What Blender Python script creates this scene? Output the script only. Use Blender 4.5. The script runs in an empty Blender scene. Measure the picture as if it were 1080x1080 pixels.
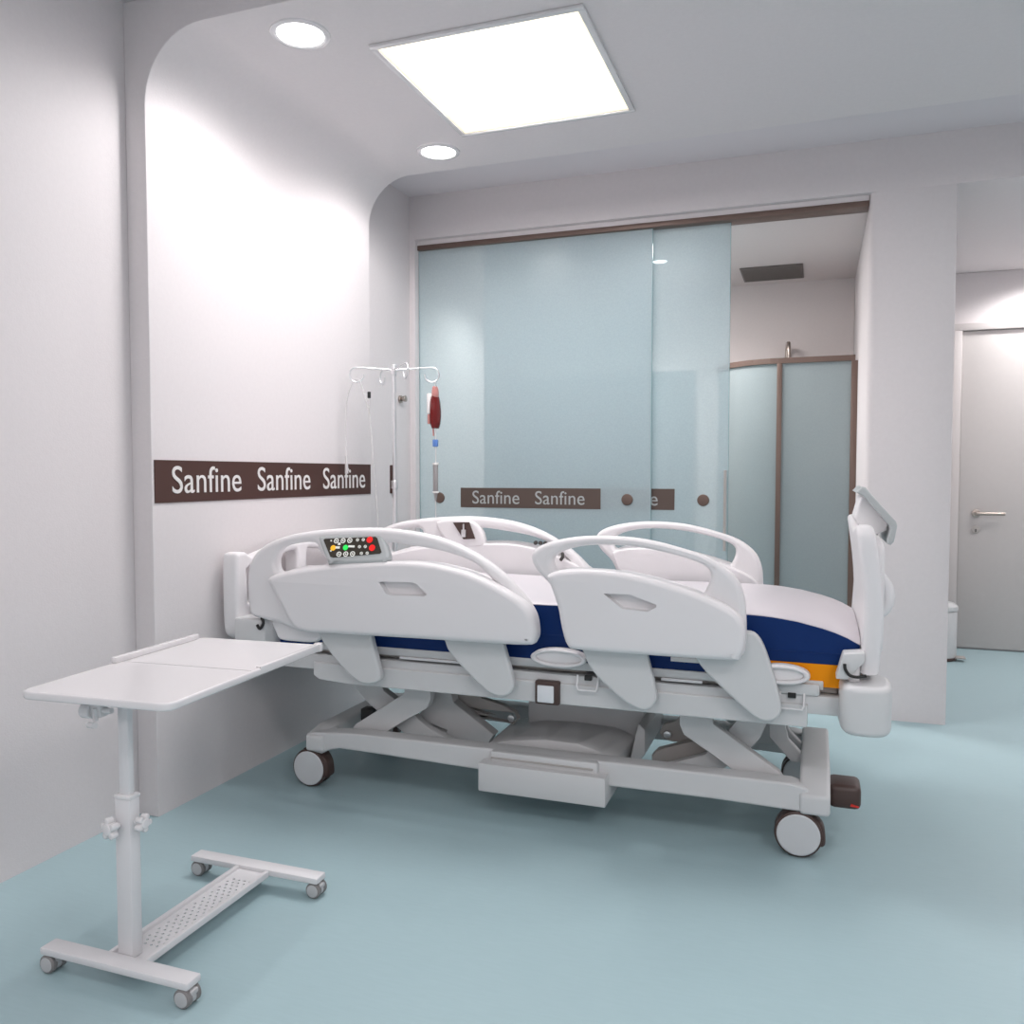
import bpy, bmesh, math
from mathutils import Vector, Matrix, noise
C = bpy.context.collection
PI = math.pi
S = bpy.context.scene

# ------------------------------------------------------------------ materials
def mat(name, col, rough=0.5, metal=0.0, emit=None, estr=0.0, bump=0.0, bscale=200, var=0.0, vscale=4, coat=0.0, spec=0.5):
    m = bpy.data.materials.new(name); m.use_nodes = True
    nt = m.node_tree; b = nt.nodes['Principled BSDF']
    b.inputs['Base Color'].default_value = (*col, 1)
    b.inputs['Roughness'].default_value = rough
    b.inputs['Metallic'].default_value = metal
    b.inputs['Coat Weight'].default_value = coat
    b.inputs['Specular IOR Level'].default_value = spec
    if emit:
        b.inputs['Emission Color'].default_value = (*emit, 1); b.inputs['Emission Strength'].default_value = estr
    if bump or var:
        tc = nt.nodes.new('ShaderNodeTexCoord')
    if var:
        n = nt.nodes.new('ShaderNodeTexNoise'); n.inputs['Scale'].default_value = vscale; n.inputs['Detail'].default_value = 6
        nt.links.new(tc.outputs['Object'], n.inputs['Vector'])
        r = nt.nodes.new('ShaderNodeMapRange'); r.inputs[1].default_value = .3; r.inputs[2].default_value = .7
        r.inputs[3].default_value = 1 - var; r.inputs[4].default_value = 1 + var
        nt.links.new(n.outputs['Fac'], r.inputs[0])
        mx = nt.nodes.new('ShaderNodeVectorMath'); mx.operation = 'SCALE'
        mx.inputs[0].default_value = col; nt.links.new(r.outputs[0], mx.inputs['Scale'])
        nt.links.new(mx.outputs[0], b.inputs['Base Color'])
    if bump:
        n = nt.nodes.new('ShaderNodeTexNoise'); n.inputs['Scale'].default_value = bscale; n.inputs['Detail'].default_value = 3
        nt.links.new(tc.outputs['Object'], n.inputs['Vector'])
        bp = nt.nodes.new('ShaderNodeBump'); bp.inputs['Strength'].default_value = bump; bp.inputs['Distance'].default_value = .002
        nt.links.new(n.outputs['Fac'], bp.inputs['Height']); nt.links.new(bp.outputs[0], b.inputs['Normal'])
    return m

WALL = mat('wall_paint', (.735, .693, .70), .75, bump=.25, bscale=180, var=.012, vscale=60)
CEIL = mat('ceiling_paint', (.74, .70, .725), .8, bump=.15, bscale=180)
BATHW = mat('bathroom_paint', (.74, .675, .665), .75, var=.012, vscale=60)
DOORM = mat('door_paint', (.56, .53, .52), .45, var=.01, vscale=30)
FRAMEM = mat('door_frame_paint', (.62, .58, .57), .45)
PLAST = mat('white_plastic', (.81, .79, .80), .38, spec=.4)
PLAST2 = mat('grey_white_plastic', (.66, .665, .67), .42, spec=.4)
STEEL = mat('powder_coated_steel', (.65, .65, .655), .4, spec=.4)
STEELD = mat('grey_coated_steel', (.44, .41, .39), .45)
TABLEW = mat('table_white', (.76, .74, .75), .22, coat=.3)
TFRAME = mat('table_frame_white', (.74, .73, .745), .35)
BROWN = mat('brown_plastic', (.070, .040, .034), .4)
BAND = mat('brown_band', (.062, .022, .016), .55)
BRONZE = mat('bronze_aluminium', (.17, .115, .095), .38, metal=.35)
BANDG = mat('glass_band', (.105, .072, .06), .5)
LETTER = mat('letter_white', (.75, .73, .72), .6)
LETTERG = mat('letter_frosted', (.45, .47, .47), .6)
CHROME = mat('chrome', (.82, .82, .83), .3, metal=1)
NICKEL = mat('brushed_nickel', (.46, .40, .36), .3, metal=1)
BLUE = mat('blue_vinyl', (.002, .026, .135), .5, bump=.3, bscale=300, spec=.2)
ORANGE = mat('orange_foam', (.92, .31, .002), .6, bump=.3, bscale=300, spec=.2)
SHEET = mat('pale_vinyl', (.66, .62, .65), .36, bump=.1, bscale=40)
BLACK = mat('black_rubber', (.012, .012, .012), .5)
SILVER = mat('silver_plastic', (.50, .525, .53), .3)
WHEEL = mat('wheel_disc', (.62, .63, .645), .4)
CASTG = mat('caster_grey', (.5, .5, .51), .4)
TYRE = mat('caster_tyre_grey', (.22, .21, .21), .6)
BLOOD = mat('blood_red', (.13, .004, .004), .25)
PINK = mat('clear_pinkish_film', (.50, .22, .20), .25)
LABELW = mat('label_paper', (.8, .78, .77), .6)
CLIPB = mat('blue_clip', (.10, .22, .55), .4)
TUBE = mat('clear_tube', (.62, .60, .60), .25)
GREYC = mat('grey_chamber', (.30, .29, .29), .4)
DARK = mat('dark_gap', (.05, .045, .042), .6)
KEYP = mat('keypad_film', (.035, .028, .018), .25)
def em(name, col, s): return mat(name, tuple(c*.25 for c in col), .5, emit=col, estr=s)
KW = em('key_white', (1, 1, .95), .55); KR = em('key_red', (1, .01, .008), .75); KG = em('key_green', (.02, .9, .12), .8); KY = em('key_amber', (1, .5, .02), .85)
BINW = mat('bin_enamel', (.60, .61, .62), .3)
VENTM = mat('vent_metal', (.17, .145, .135), .5)
WAINS = mat('grey_blue_tile', (.25, .31, .33), .3)

# floor
FLOOR = bpy.data.materials.new('teal_vinyl'); FLOOR.use_nodes = True
nt = FLOOR.node_tree; b = nt.nodes['Principled BSDF']
tc = nt.nodes.new('ShaderNodeTexCoord'); mp = nt.nodes.new('ShaderNodeMapping'); mp.inputs['Scale'].default_value = (5, 40, 1)
n1 = nt.nodes.new('ShaderNodeTexNoise'); n1.inputs['Scale'].default_value = 3; n1.inputs['Detail'].default_value = 8
nt.links.new(tc.outputs['Object'], mp.inputs[0]); nt.links.new(mp.outputs[0], n1.inputs['Vector'])
cr = nt.nodes.new('ShaderNodeValToRGB'); cr.color_ramp.elements[0].position = .3; cr.color_ramp.elements[1].position = .7
cr.color_ramp.elements[0].color = (.375, .515, .548, 1); cr.color_ramp.elements[1].color = (.392, .534, .568, 1)
nt.links.new(n1.outputs['Fac'], cr.inputs[0]); nt.links.new(cr.outputs[0], b.inputs['Base Color'])
b.inputs['Roughness'].default_value = .42; b.inputs['Specular IOR Level'].default_value = .35

def glassm(name, tint, body, fac, rough=.12):
    m = bpy.data.materials.new(name); m.use_nodes = True; nt = m.node_tree
    b = nt.nodes['Principled BSDF']; out = nt.nodes['Material Output']
    b.inputs['Base Color'].default_value = (*body, 1); b.inputs['Roughness'].default_value = rough
    tr = nt.nodes.new('ShaderNodeBsdfTransparent'); tr.inputs[0].default_value = (*tint, 1)
    n = nt.nodes.new('ShaderNodeTexNoise'); n.inputs['Scale'].default_value = 130; n.inputs['Detail'].default_value = 2
    tc = nt.nodes.new('ShaderNodeTexCoord'); nt.links.new(tc.outputs['Object'], n.inputs['Vector'])
    mr = nt.nodes.new('ShaderNodeMapRange'); mr.inputs[3].default_value = fac - .04; mr.inputs[4].default_value = fac + .04
    nt.links.new(n.outputs['Fac'], mr.inputs[0])
    mx = nt.nodes.new('ShaderNodeMixShader')
    nt.links.new(mr.outputs[0], mx.inputs[0]); nt.links.new(tr.outputs[0], mx.inputs[1]); nt.links.new(b.outputs[0], mx.inputs[2])
    nt.links.new(mx.outputs[0], out.inputs['Surface'])
    return m
GLASS = glassm('frosted_teal_glass', (.86, .94, .95), (.60, .68, .71), .50, .3)
SHGLASS = glassm('frosted_shower_glass', (.78, .85, .86), (.38, .44, .455), .70, .35)
EDGEG = mat('glass_edge', (.30, .42, .44), .2)

# ------------------------------------------------------------------ mesh helpers
class MB:
    """collects shapes of one part"""
    def __init__(s): s.bm = bmesh.new()
    def mesh(s, me, mi=0, M=None):
        t = bmesh.new(); t.from_mesh(me)
        if M is not None: t.transform(M)
        for f in t.faces: f.material_index = mi
        tm = bpy.data.meshes.new('t'); t.to_mesh(tm); t.free(); s.bm.from_mesh(tm); bpy.data.meshes.remove(tm); return s
    def bmm(s, t, mi=0):
        for f in t.faces: f.material_index = mi
        bmesh.ops.recalc_face_normals(t, faces=t.faces)
        tm = bpy.data.meshes.new('t'); t.to_mesh(tm); t.free(); s.bm.from_mesh(tm); bpy.data.meshes.remove(tm); return s
    def box(s, x0, x1, y0, y1, z0, z1, bev=0, seg=2, mi=0, M=None):
        t = bmesh.new(); bmesh.ops.create_cube(t, size=1)
        for v in t.verts:
            v.co = Vector(((x0+x1)/2 + v.co.x*(x1-x0), (y0+y1)/2 + v.co.y*(y1-y0), (z0+z1)/2 + v.co.z*(z1-z0)))
        if bev: bmesh.ops.bevel(t, geom=list(t.edges), offset=bev, segments=seg, profile=.5, affect='EDGES')
        if M is not None: t.transform(M)
        return s.bmm(t, mi)
    def hull(s, pts, bev=0, seg=2, mi=0):
        t = bmesh.new(); vs = [t.verts.new(p) for p in pts]
        bmesh.ops.convex_hull(t, input=vs)
        bmesh.ops.dissolve_limit(t, angle_limit=.01, verts=t.verts, edges=t.edges)
        if bev: bmesh.ops.bevel(t, geom=list(t.edges), offset=bev, segments=seg, profile=.5, affect='EDGES')
        return s.bmm(t, mi)
    def tube(s, pts, r, mi=0, smooth=True, res=4, cyc=False):
        cu = bpy.data.curves.new('c', 'CURVE'); cu.dimensions = '3D'
        P = catmull(pts, 4, cyc) if smooth and len(pts) > 2 else pts
        sp = cu.splines.new('POLY'); sp.points.add(len(P)-1)
        for q, p in zip(sp.points, P): q.co = (*p, 1)
        sp.use_cyclic_u = cyc
        cu.bevel_depth = r; cu.bevel_resolution = res; cu.use_fill_caps = True
        return s.mesh(tomesh(cu), mi)
    def cyl(s, p0, p1, r, r2=None, seg=32, mi=0, bev=0):
        p0, p1 = Vector(p0), Vector(p1); d = p1 - p0
        t = bmesh.new(); bmesh.ops.create_cone(t, cap_ends=True, segments=seg, radius1=r, radius2=r if r2 is None else r2, depth=d.length)
        if bev:
            ed = [e for e in t.edges if abs(e.verts[0].co.z - e.verts[1].co.z) < 1e-6]
            bmesh.ops.bevel(t, geom=ed, offset=bev, segments=3, profile=.5, affect='EDGES')
        t.transform(Matrix.Translation((p0+p1)/2) @ d.to_track_quat('Z', 'Y').to_matrix().to_4x4())
        return s.bmm(t, mi)
    def plate(s, outlines, a0, a1, bev=.004, plane='xz', smooth=True, mi=0, sub=4, M=None, res=3):
        """closed 2D outlines (first outer, others holes) given thickness a0..a1 along the third axis"""
        cu = bpy.data.curves.new('c', 'CURVE'); cu.dimensions = '2D'; cu.fill_mode = 'BOTH'
        for o in outlines:
            P = catmull([(p[0], p[1], 0) for p in o], sub, True) if smooth else [(p[0], p[1], 0) for p in o]
            sp = cu.splines.new('POLY'); sp.points.add(len(P)-1)
            for q, p in zip(sp.points, P): q.co = (p[0], p[1], 0, 1)
            sp.use_cyclic_u = True
        th = abs(a1-a0)/2; bev = min(bev, th*.98)
        cu.extrude = th - bev; cu.bevel_depth = bev; cu.bevel_resolution = res; cu.offset = -bev
        me = tomesh(cu); mid = (a0+a1)/2
        if plane == 'xz': R = Matrix(((1,0,0,0),(0,0,-1,mid),(0,1,0,0),(0,0,0,1)))
        elif plane == 'yz': R = Matrix(((0,0,1,mid),(1,0,0,0),(0,1,0,0),(0,0,0,1)))
        else: R = Matrix.Translation((0,0,mid))
        if M is not None: R = M @ R
        return s.mesh(me, mi, R)
    def lathe(s, prof, c, axis='z', seg=40, mi=0):
        t = bmesh.new(); rings = []
        for r, h in prof:
            rings.append([t.verts.new((max(r, 1e-5)*math.cos(2*PI*k/seg), max(r, 1e-5)*math.sin(2*PI*k/seg), h)) for k in range(seg)])
        for a, b_ in zip(rings, rings[1:]):
            for k in range(seg): t.faces.new((a[k], a[(k+1) % seg], b_[(k+1) % seg], b_[k]))
        bmesh.ops.remove_doubles(t, verts=t.verts, dist=1e-4)
        R = Matrix.Identity(4)
        if axis == 'y': R = Matrix.Rotation(PI/2, 4, 'X')
        if axis == 'x': R = Matrix.Rotation(PI/2, 4, 'Y')
        t.transform(Matrix.Translation(c) @ R)
        return s.bmm(t, mi)
    def build(s, name, mats, parent=None, ang=35):
        me = bpy.data.meshes.new(name)
        off = OFF.get(parent.name, Vector((0,0,0))) if parent else Vector((0,0,0))
        for v in s.bm.verts: v.co -= off
        s.bm.to_mesh(me); s.bm.free()
        for m in (mats if isinstance(mats, (list, tuple)) else [mats]): me.materials.append(m)
        for p in me.polygons: p.use_smooth = True
        me.set_sharp_from_angle(angle=math.radians(ang))
        o = bpy.data.objects.new(name, me); C.objects.link(o); o.parent = parent
        OFF[o.name] = off
        return o
OFF = {}
def carve(m, cutter):
    a = bpy.data.meshes.new('a'); m.bm.to_mesh(a); c = bpy.data.meshes.new('c'); cutter.bm.to_mesh(c)
    m.bm.free(); cutter.bm.free()
    oa = bpy.data.objects.new('a', a); oc = bpy.data.objects.new('c', c); C.objects.link(oa); C.objects.link(oc)
    md = oa.modifiers.new('b', 'BOOLEAN'); md.operation = 'DIFFERENCE'; md.object = oc; md.solver = 'EXACT'
    dg = bpy.context.evaluated_depsgraph_get(); dg.update()
    me = bpy.data.meshes.new_from_object(oa.evaluated_get(dg))
    bpy.data.objects.remove(oa); bpy.data.objects.remove(oc)
    r = MB(); r.bm.from_mesh(me); bmesh.ops.remove_doubles(r.bm, verts=r.bm.verts, dist=1e-5); return r
def catmull(P, n=4, cyc=True):
    P = [Vector(p) for p in P]; N = len(P); out = []
    for i in range(N if cyc else N-1):
        p1, p2 = P[i], P[(i+1) % N]
        p0 = P[(i-1) % N] if cyc or i > 0 else p1; p3 = P[(i+2) % N] if cyc or i < N-2 else p2
        for k in range(n):
            t = k/n
            out.append(.5*((2*p1)+(-p0+p2)*t+(2*p0-5*p1+4*p2-p3)*t*t+(-p0+3*p1-3*p2+p3)*t**3))
    if not cyc: out.append(P[-1])
    return [tuple(p) for p in out]
def tomesh(cu):
    o = bpy.data.objects.new('tmp', cu); C.objects.link(o)
    dg = bpy.context.evaluated_depsgraph_get(); dg.update()
    me = bpy.data.meshes.new_from_object(o.evaluated_get(dg))
    bpy.data.objects.remove(o); return me
def thing(name, label, cat, loc=(0,0,0), group=None):
    o = bpy.data.objects.new(name, None); C.objects.link(o); o.location = loc; o.empty_display_size = .1
    OFF[o.name] = Vector(loc); return tag(o, label, cat, group)
def tag(o, label, cat, group=None):
    o['label'] = label; o['category'] = cat
    if group: o['group'] = group
    return o
def struct(o): o['kind'] = 'structure'; return o
def text_mesh(t, width, height):
    cu = bpy.data.curves.new('t', 'FONT'); cu.body = t; cu.size = 1; cu.extrude = .0; cu.resolution_u = 6; cu.space_character = 1.02
    me = tomesh(cu)
    xs = [v.co.x for v in me.vertices]; ys = [v.co.y for v in me.vertices]
    for v in me.vertices:
        v.co.x = (v.co.x-min(xs))/(max(xs)-min(xs))*width; v.co.y = (v.co.y-min(ys))/(max(ys)-min(ys))*height
    b_ = bmesh.new(); b_.from_mesh(me)
    r = bmesh.ops.extrude_face_region(b_, geom=list(b_.faces))
    for v in [g for g in r['geom'] if isinstance(g, bmesh.types.BMVert)]: v.co.z += .002
    bmesh.ops.recalc_face_normals(b_, faces=b_.faces); b_.to_mesh(me); b_.free(); return me
def circ(cx, cy, r, n=12): return [(cx+r*math.cos(2*PI*k/n), cy+r*math.sin(2*PI*k/n)) for k in range(n)]
def rrect(x0, x1, y0, y1, r, n=5):
    out = []
    for cx, cy, a in ((x1-r, y1-r, 0), (x0+r, y1-r, 90), (x0+r, y0+r, 180), (x1-r, y0+r, 270)):
        for k in range(n+1):
            t = math.radians(a + 90*k/n); out.append((cx+r*math.cos(t), cy+r*math.sin(t)))
    return out

# ------------------------------------------------------------------ the room
ZC, ZP = 2.795, 2.68          # real ceiling, dropped ceiling of the bed surround
YB = 4.46                     # front of the bathroom wall
XR, YN = 3.2, -2.6
struct(MB().box(-2.4, XR+.1, YN-.1, 6.7, -.1, 0).build('floor', FLOOR))
struct(MB().box(-2.4, XR+.1, YN-.1, YB+.02, ZC, ZC+.1).build('ceiling', CEIL))
struct(MB().box(-2.4, -2.235, YN-.1, YB+.14, 0, ZC).build('wall_left', WALL))
struct(MB().box(XR, XR+.1, YN, 6.5, 0, ZC).build('wall_right', WALL))
struct(MB().box(-2.235, XR, YN-.1, YN, 0, ZC).build('wall_front', WALL))
# bed surround: wall lining that curves into a dropped ceiling
R = .235
prof = [(-2.2349, 0), (-2.15, 0), (-2.15, ZP-R)] + [(-2.15+R-R*math.cos(a*PI/24), ZP-R+R*math.sin(a*PI/24)) for a in range(1, 13)] + [(XR, ZP), (XR, ZC-.0005), (-2.2349, ZC-.0005)]
struct(MB().plate([prof], 2.32, 3.84, bev=.003, smooth=False).build('wall_bed_surround', WALL, ang=25))
# bathroom wall: header across the whole width, thick pier between the openings
m = MB()
m.box(-2.2349, XR, YB, YB+.14, 2.55, ZC)
m.box(-2.2349, -2.20, YB, YB+.14, 0, 2.55)
struct(m.build('wall_far', WALL))
pier = [(.222, 6.45), (.222, YB+.05), (.226, YB+.025), (.238, YB+.008), (.262, YB), (.592, YB), (.600, YB+.008), (.6, 6.45)]
struct(MB().plate([pier], 0, 2.5499, bev=.0, plane='xy', smooth=False).build('wall_pier', WALL, ang=50))
struct(MB().box(-2.4, .221, 6.1, 6.2, 0, 2.5).build('wall_bathroom_back', BATHW))
struct(MB().box(-2.4, -2.236, YB+.141, 6.1, 0, 2.5).build('wall_bathroom_left', BATHW))
struct(MB().box(-2.4, .2215, YB+.141, 6.2, 2.5, 2.549).build('ceiling_bathroom', BATHW))
struct(MB().box(.6, XR, 6.5, 6.6, 0, 2.56).build('wall_corridor', WALL))
struct(MB().box(.6, XR, YB+.141, 6.6, 2.562, 2.66).build('ceiling_corridor', WALL))
struct(MB().box(-2.2, -.815, 6.075, 6.0995, 0, 1.93).build('trim_1', WAINS))
# the sliding door track
tr = thing('door_track', 'long bronze sliding-door track above the frosted glass panels', 'track', (-1, 4.52, 2.49))
m = MB(); m.box(-2.199, .221, 4.490, 4.60, 2.495, 2.523, .003); m.build('rail', BRONZE, tr)
m = MB(); m.box(-2.199, .221, 4.495, 4.60, 2.5235, 2.549); m.build('mounting_strip', WALL, tr)
def glass_panel(x0, x1, y, name_lab, knobs, handle):
    t = thing('sliding_glass_door', name_lab, 'glass door', ((x0+x1)/2, y, .01))
    m = MB(); m.box(x0, x1, y-.005, y+.005, .012, 2.494); m.build('glass_pane', GLASS, t)
    m = MB()
    for x in (x0, x1): m.box(x-.0015, x+.0015, y-.0055, y+.0055, .012, 2.494)
    m.build('edge_strip', EDGEG, t)
    bx0, bx1 = x0+.26, x0+1.09
    bd = MB().box(bx0, bx1, y-.0065, y-.005, 1.008, 1.121).build('band', BANDG, t)
    for wx in (bx0+.075, bx0+.455):
        me = text_mesh('Sanfine', .285, .075)
        w = MB().mesh(me, 0, Matrix(((1,0,0,wx),(0,0,-1,y-.0068),(0,1,0,1.030),(0,0,0,1)))).build('lettering', LETTERG, bd)
    for kx in knobs:
        MB().cyl((kx, y-.012, 1.062), (kx, y+.012, 1.062), .031, bev=.004).build('knob', BRONZE, t)
    if handle:
        m = MB(); m.tube([(x1-.012, y-.036, .80), (x1-.012, y-.036, 1.22)], .007, smooth=False)
        for z in (.86, 1.16): m.cyl((x1-.012, y-.036, z), (x1-.012, y, z), .005)
        m.build('pull_handle', STEELD, t)
    return t
glass_panel(-2.197, -.833, 4.515, 'front sliding frosted glass door, left one, with brown band and two knobs', (-2.071, -.960), False)
glass_panel(-1.80, -.434, 4.545, 'rear sliding frosted glass door, right one, overlapped by the left door', (-1.69, -.560), True)

# bathroom: shower enclosure
sh = thing('shower_enclosure', 'curved corner shower enclosure with bronze frame and frosted glass', 'shower', (-.2, 5.6, 0))
YS = 5.44; rr = .40
def shp(a): return (-.22 - rr*math.sin(a), YS + rr - rr*math.cos(a))
arc = [shp(a*PI/2/12) for a in range(13)]
path = [(.205, YS)] + arc + [(-.62, 6.06)]
def sweep(m, pth, w, z0, z1, mi=0):
    for (ax, ay), (bx, by) in zip(pth, pth[1:]):
        d = Vector((bx-ax, by-ay, 0)); L = d.length; d.normalize(); nrm = Vector((-d.y, d.x, 0))*w/2
        a = Vector((ax, ay, 0)) - d*.002; b_ = Vector((bx, by, 0)) + d*.002
        pts = []
        for p in (a, b_):
            for s_ in (1, -1):
                for z in (z0, z1): pts.append((p.x+nrm.x*s_, p.y+nrm.y*s_, z))
        m.hull(pts, mi=mi)
m = MB(); sweep(m, path, .035, 1.872, 1.905); m.build('top_rail', BRONZE, sh)
m = MB(); sweep(m, path, .05, 0, .06); m.build('tray_kerb', PLAST, sh)
m = MB(); sweep(m, path[:2], .008, .06, 1.872); m.build('glass_pane', SHGLASS, sh)
t = bmesh.new(); cols = []
for (qx, qy), (nx_, ny_) in zip(path[1:], [(math.sin(a*PI/24), math.cos(a*PI/24)) for a in range(13)] + [(1, 0)]):
    cols.append([t.verts.new((qx + nx_*o_, qy + ny_*o_, z)) for o_, z in ((-.004, .06), (-.004, 1.872), (.004, 1.872), (.004, .06))])
for a_, c_ in zip(cols, cols[1:]):
    for k in range(4): t.faces.new((a_[k], a_[(k+1) % 4], c_[(k+1) % 4], c_[k]))
MB().bmm(t).build('curved_glass_pane', SHGLASS, sh, ang=30)
MB().box(.186, .2215, YS-.02, YS+.02, 0, 1.872, .002).build('wall_post', BRONZE, sh)
MB().box(-.235, -.205, YS-.018, YS+.018, .06, 1.872, .002).build('centre_post', BRONZE, sh)
MB().box(-.637, -.603, 6.05, 6.0995, 0, 1.872, .002).build('wall_post', BRONZE, sh)
st = thing('shower_set', 'chrome shower riser with curved top and hand shower, behind the shower glass', 'shower fitting', (-.2, 6.08, 1.0))
MB().tube([(-.20, 6.06, .95), (-.20, 6.06, 1.5), (-.20, 6.06, 1.98), (-.195, 6.045, 2.05), (-.19, 6.0, 2.075), (-.185, 5.95, 2.05), (-.183, 5.94, 1.93)], .013).build('riser_pipe', NICKEL, st)
MB().cyl((-.183, 5.94, 1.93), (-.183, 5.94, 1.91), .02, .08, bev=.004).build('shower_head', NICKEL, st)
m = MB(); m.cyl((-.13, 5.99, 1.66), (-.135, 5.96, 1.67), .05, .045, bev=.006); m.tube([(-.13, 6.0, 1.65), (-.135, 6.01, 1.54), (-.15, 6.02, 1.42)], .014)
hs = m.build('hand_shower', STEELD, st)
MB().tube([(-.15, 6.02, 1.42), (-.12, 6.0, 1.2), (-.09, 5.99, 1.0), (-.13, 6.0, .85), (-.19, 6.04, .95)], .008).build('hose', STEELD, hs)
MB().box(-.23, -.10, 6.0, 6.05, 1.46, 1.50, .008).build('holder', STEELD, st)
MB().box(-.30, -.08, 5.99, 6.099, .93, 1.0, .015).build('mixer', STEELD, st)
MB().box(.0, .14, 5.99, 6.099, 1.22, 1.235, .004).build('soap_shelf', STEELD, st)

vt = thing('ceiling_vent', 'dark rectangular vent grille in the bathroom ceiling', 'vent', (-.287, 5.76, 2.5))
MB().box(-.477, -.097, 5.575, 5.955, 2.490, 2.4995, .003).build('grille_plate', VENTM, vt)
m = MB()
for k in range(12):
    y = 5.60 + k*.029; m.box(-.465, -.109, y, y+.012, 2.486, 2.4905)
m.build('slat', VENTM, vt)

def lamp_disc(name, lab, x, y, z, r, mt, rim, n=40, group=None):
    t = thing(name, lab, 'ceiling light', (x, y, z), group)
    MB().lathe([(r+.022, -.0005), (r+.020, -.006), (r+.006, -.009), (r, -.006), (r-.001, -.0005)], (x, y, z)).build('rim', rim, t)
    MB().cyl((x, y, z-.0045), (x, y, z-.001), r, seg=n).build('diffuser', mt, t)
    return t
LED = mat('led_panel_glow', (.8, .8, .8), .5, emit=(1, .93, .84), estr=15.5)
nt = LED.node_tree; b = nt.nodes['Principled BSDF']          # the diffuser glows a little warmer and weaker at its border
LEDW = mat('led_panel_border_glow', (.8, .8, .8), .5, emit=(1, .86, .55), estr=1.15)
DL = mat('downlight_glow', (.8, .8, .8), .5, emit=(1, .98, .98), estr=9)
DLB = mat('bathroom_light_glow', (.8, .8, .8), .5, emit=(1, .98, .98), estr=6)
def panel(x0, x1, y0, y1, z, lab, group=None):
    cx, cy = (x0+x1)/2, (y0+y1)/2
    t = thing('ceiling_light_panel', lab, 'ceiling light', (cx, cy, z), group)
    m = MB(); w = .022
    m.box(x0-w, x1+w, y0-w, y0, z-.012, z-.0005, .002); m.box(x0-w, x1+w, y1, y1+w, z-.012, z-.0005, .002)
    m.box(x0-w, x0, y0, y1, z-.012, z-.0005, .002); m.box(x1, x1+w, y0, y1, z-.012, z-.0005, .002)
    m.build('frame', TABLEW, t)
    d = MB().box(x0, x1, y0, y1, z-.0040, z-.0005).build('diffuser', [LED], t)
    nt = None
    return t
panel(-1.455, -.735, 2.665, 3.445, ZP, 'large square glowing ceiling panel above the hospital bed')
# soft warm border inside the diffuser: emission colour follows the distance to the border of the panel itself
nt = LED.node_tree; b = nt.nodes['Principled BSDF']
tc = nt.nodes.new('ShaderNodeTexCoord'); sp = nt.nodes.new('ShaderNodeSeparateXYZ'); nt.links.new(tc.outputs['Generated'], sp.inputs[0])
def edge(sock):
    a = nt.nodes.new('ShaderNodeMath'); a.operation = 'SUBTRACT'; a.inputs[1].default_value = .5; nt.links.new(sock, a.inputs[0])
    c = nt.nodes.new('ShaderNodeMath'); c.operation = 'ABSOLUTE'; nt.links.new(a.outputs[0], c.inputs[0]); return c
ex, ey = edge(sp.outputs[0]), edge(sp.outputs[1])
mxn = nt.nodes.new('ShaderNodeMath'); mxn.operation = 'MAXIMUM'; nt.links.new(ex.outputs[0], mxn.inputs[0]); nt.links.new(ey.outputs[0], mxn.inputs[1])
rp = nt.nodes.new('ShaderNodeValToRGB'); rp.color_ramp.elements[0].position = .40; rp.color_ramp.elements[0].color = (1, .955, .96, 1)
rp.color_ramp.elements[1].position = .5; rp.color_ramp.elements[1].color = (.048, .041, .024, 1)
e3 = rp.color_ramp.elements.new(.455); e3.color = (.085, .080, .062, 1)
nt.links.new(mxn.outputs[0], rp.inputs[0]); nt.links.new(rp.outputs[0], b.inputs['Emission Color'])

for y, lab in ((2.50, 'round recessed downlight nearer the camera, in the dropped ceiling left of the square panel'), (3.605, 'small round recessed downlight farther back, in the dropped ceiling above the drip stand')):
    lamp_disc('downlight', lab, -1.655, y, ZP, .078, DL, TABLEW)
lamp_disc('downlight', 'round light in the bathroom ceiling seen through the frosted glass door', -.92, 5.22, 2.5, .045, DLB, TABLEW)

# corridor: door and pedal bin
d = struct(MB().box(.920, 1.82, 6.475, 6.4995, .012, 2.165, .003).build('door_1', DOORM))
m = MB(); m.box(.862, .916, 6.45, 6.4995, 0, 2.168, .003); m.box(1.824, 1.88, 6.45, 6.4995, 0, 2.168, .003); m.box(.862, 1.88, 6.45, 6.4995, 2.1682, 2.215, .003)
struct(m.build('trim_2', FRAMEM))
m = MB(); m.cyl((1.025, 6.475, .933), (1.025, 6.462, .933), .027, bev=.003); m.cyl((1.025, 6.462, .933), (1.025, 6.425, .933), .010)
m.tube([(1.025, 6.425, .933), (1.06, 6.42, .933), (1.19, 6.42, .933)], .0105, smooth=False)
m.cyl((1.025, 6.475, .822), (1.025, 6.465, .822), .026, bev=.003, mi=1); m.box(1.022, 1.028, 6.463, 6.466, .806, .828, mi=2)
m.build('door_handle', [NICKEL, STEELD, BLACK], d)
bn = thing('pedal_bin', 'round white pedal bin behind the wall pier beside the corridor door', 'bin', (.755, 6.08, 0))
MB().lathe([(.0, .02), (.112, .02), (.115, .03), (.115, .315), (.112, .32), (0, .32)], (.755, 6.08, 0)).build('bucket', BINW, bn)
MB().lathe([(.0, 0), (.112, 0), (.118, .006), (.118, .018), (.112, .022), (0, .022)], (.755, 6.08, 0)).build('base_ring', BROWN, bn)
MB().lathe([(.118, .322), (.120, .335), (.118, .35), (.10, .368), (.05, .378), (0, .38)], (.755, 6.08, 0)).build('lid', BINW, bn)
m = MB(); m.box(.855, .915, 6.00, 6.07, .02, .03, .004); m.box(.80, .86, 6.02, 6.05, .012, .022); m.build('pedal', STEELD, bn)

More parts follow.
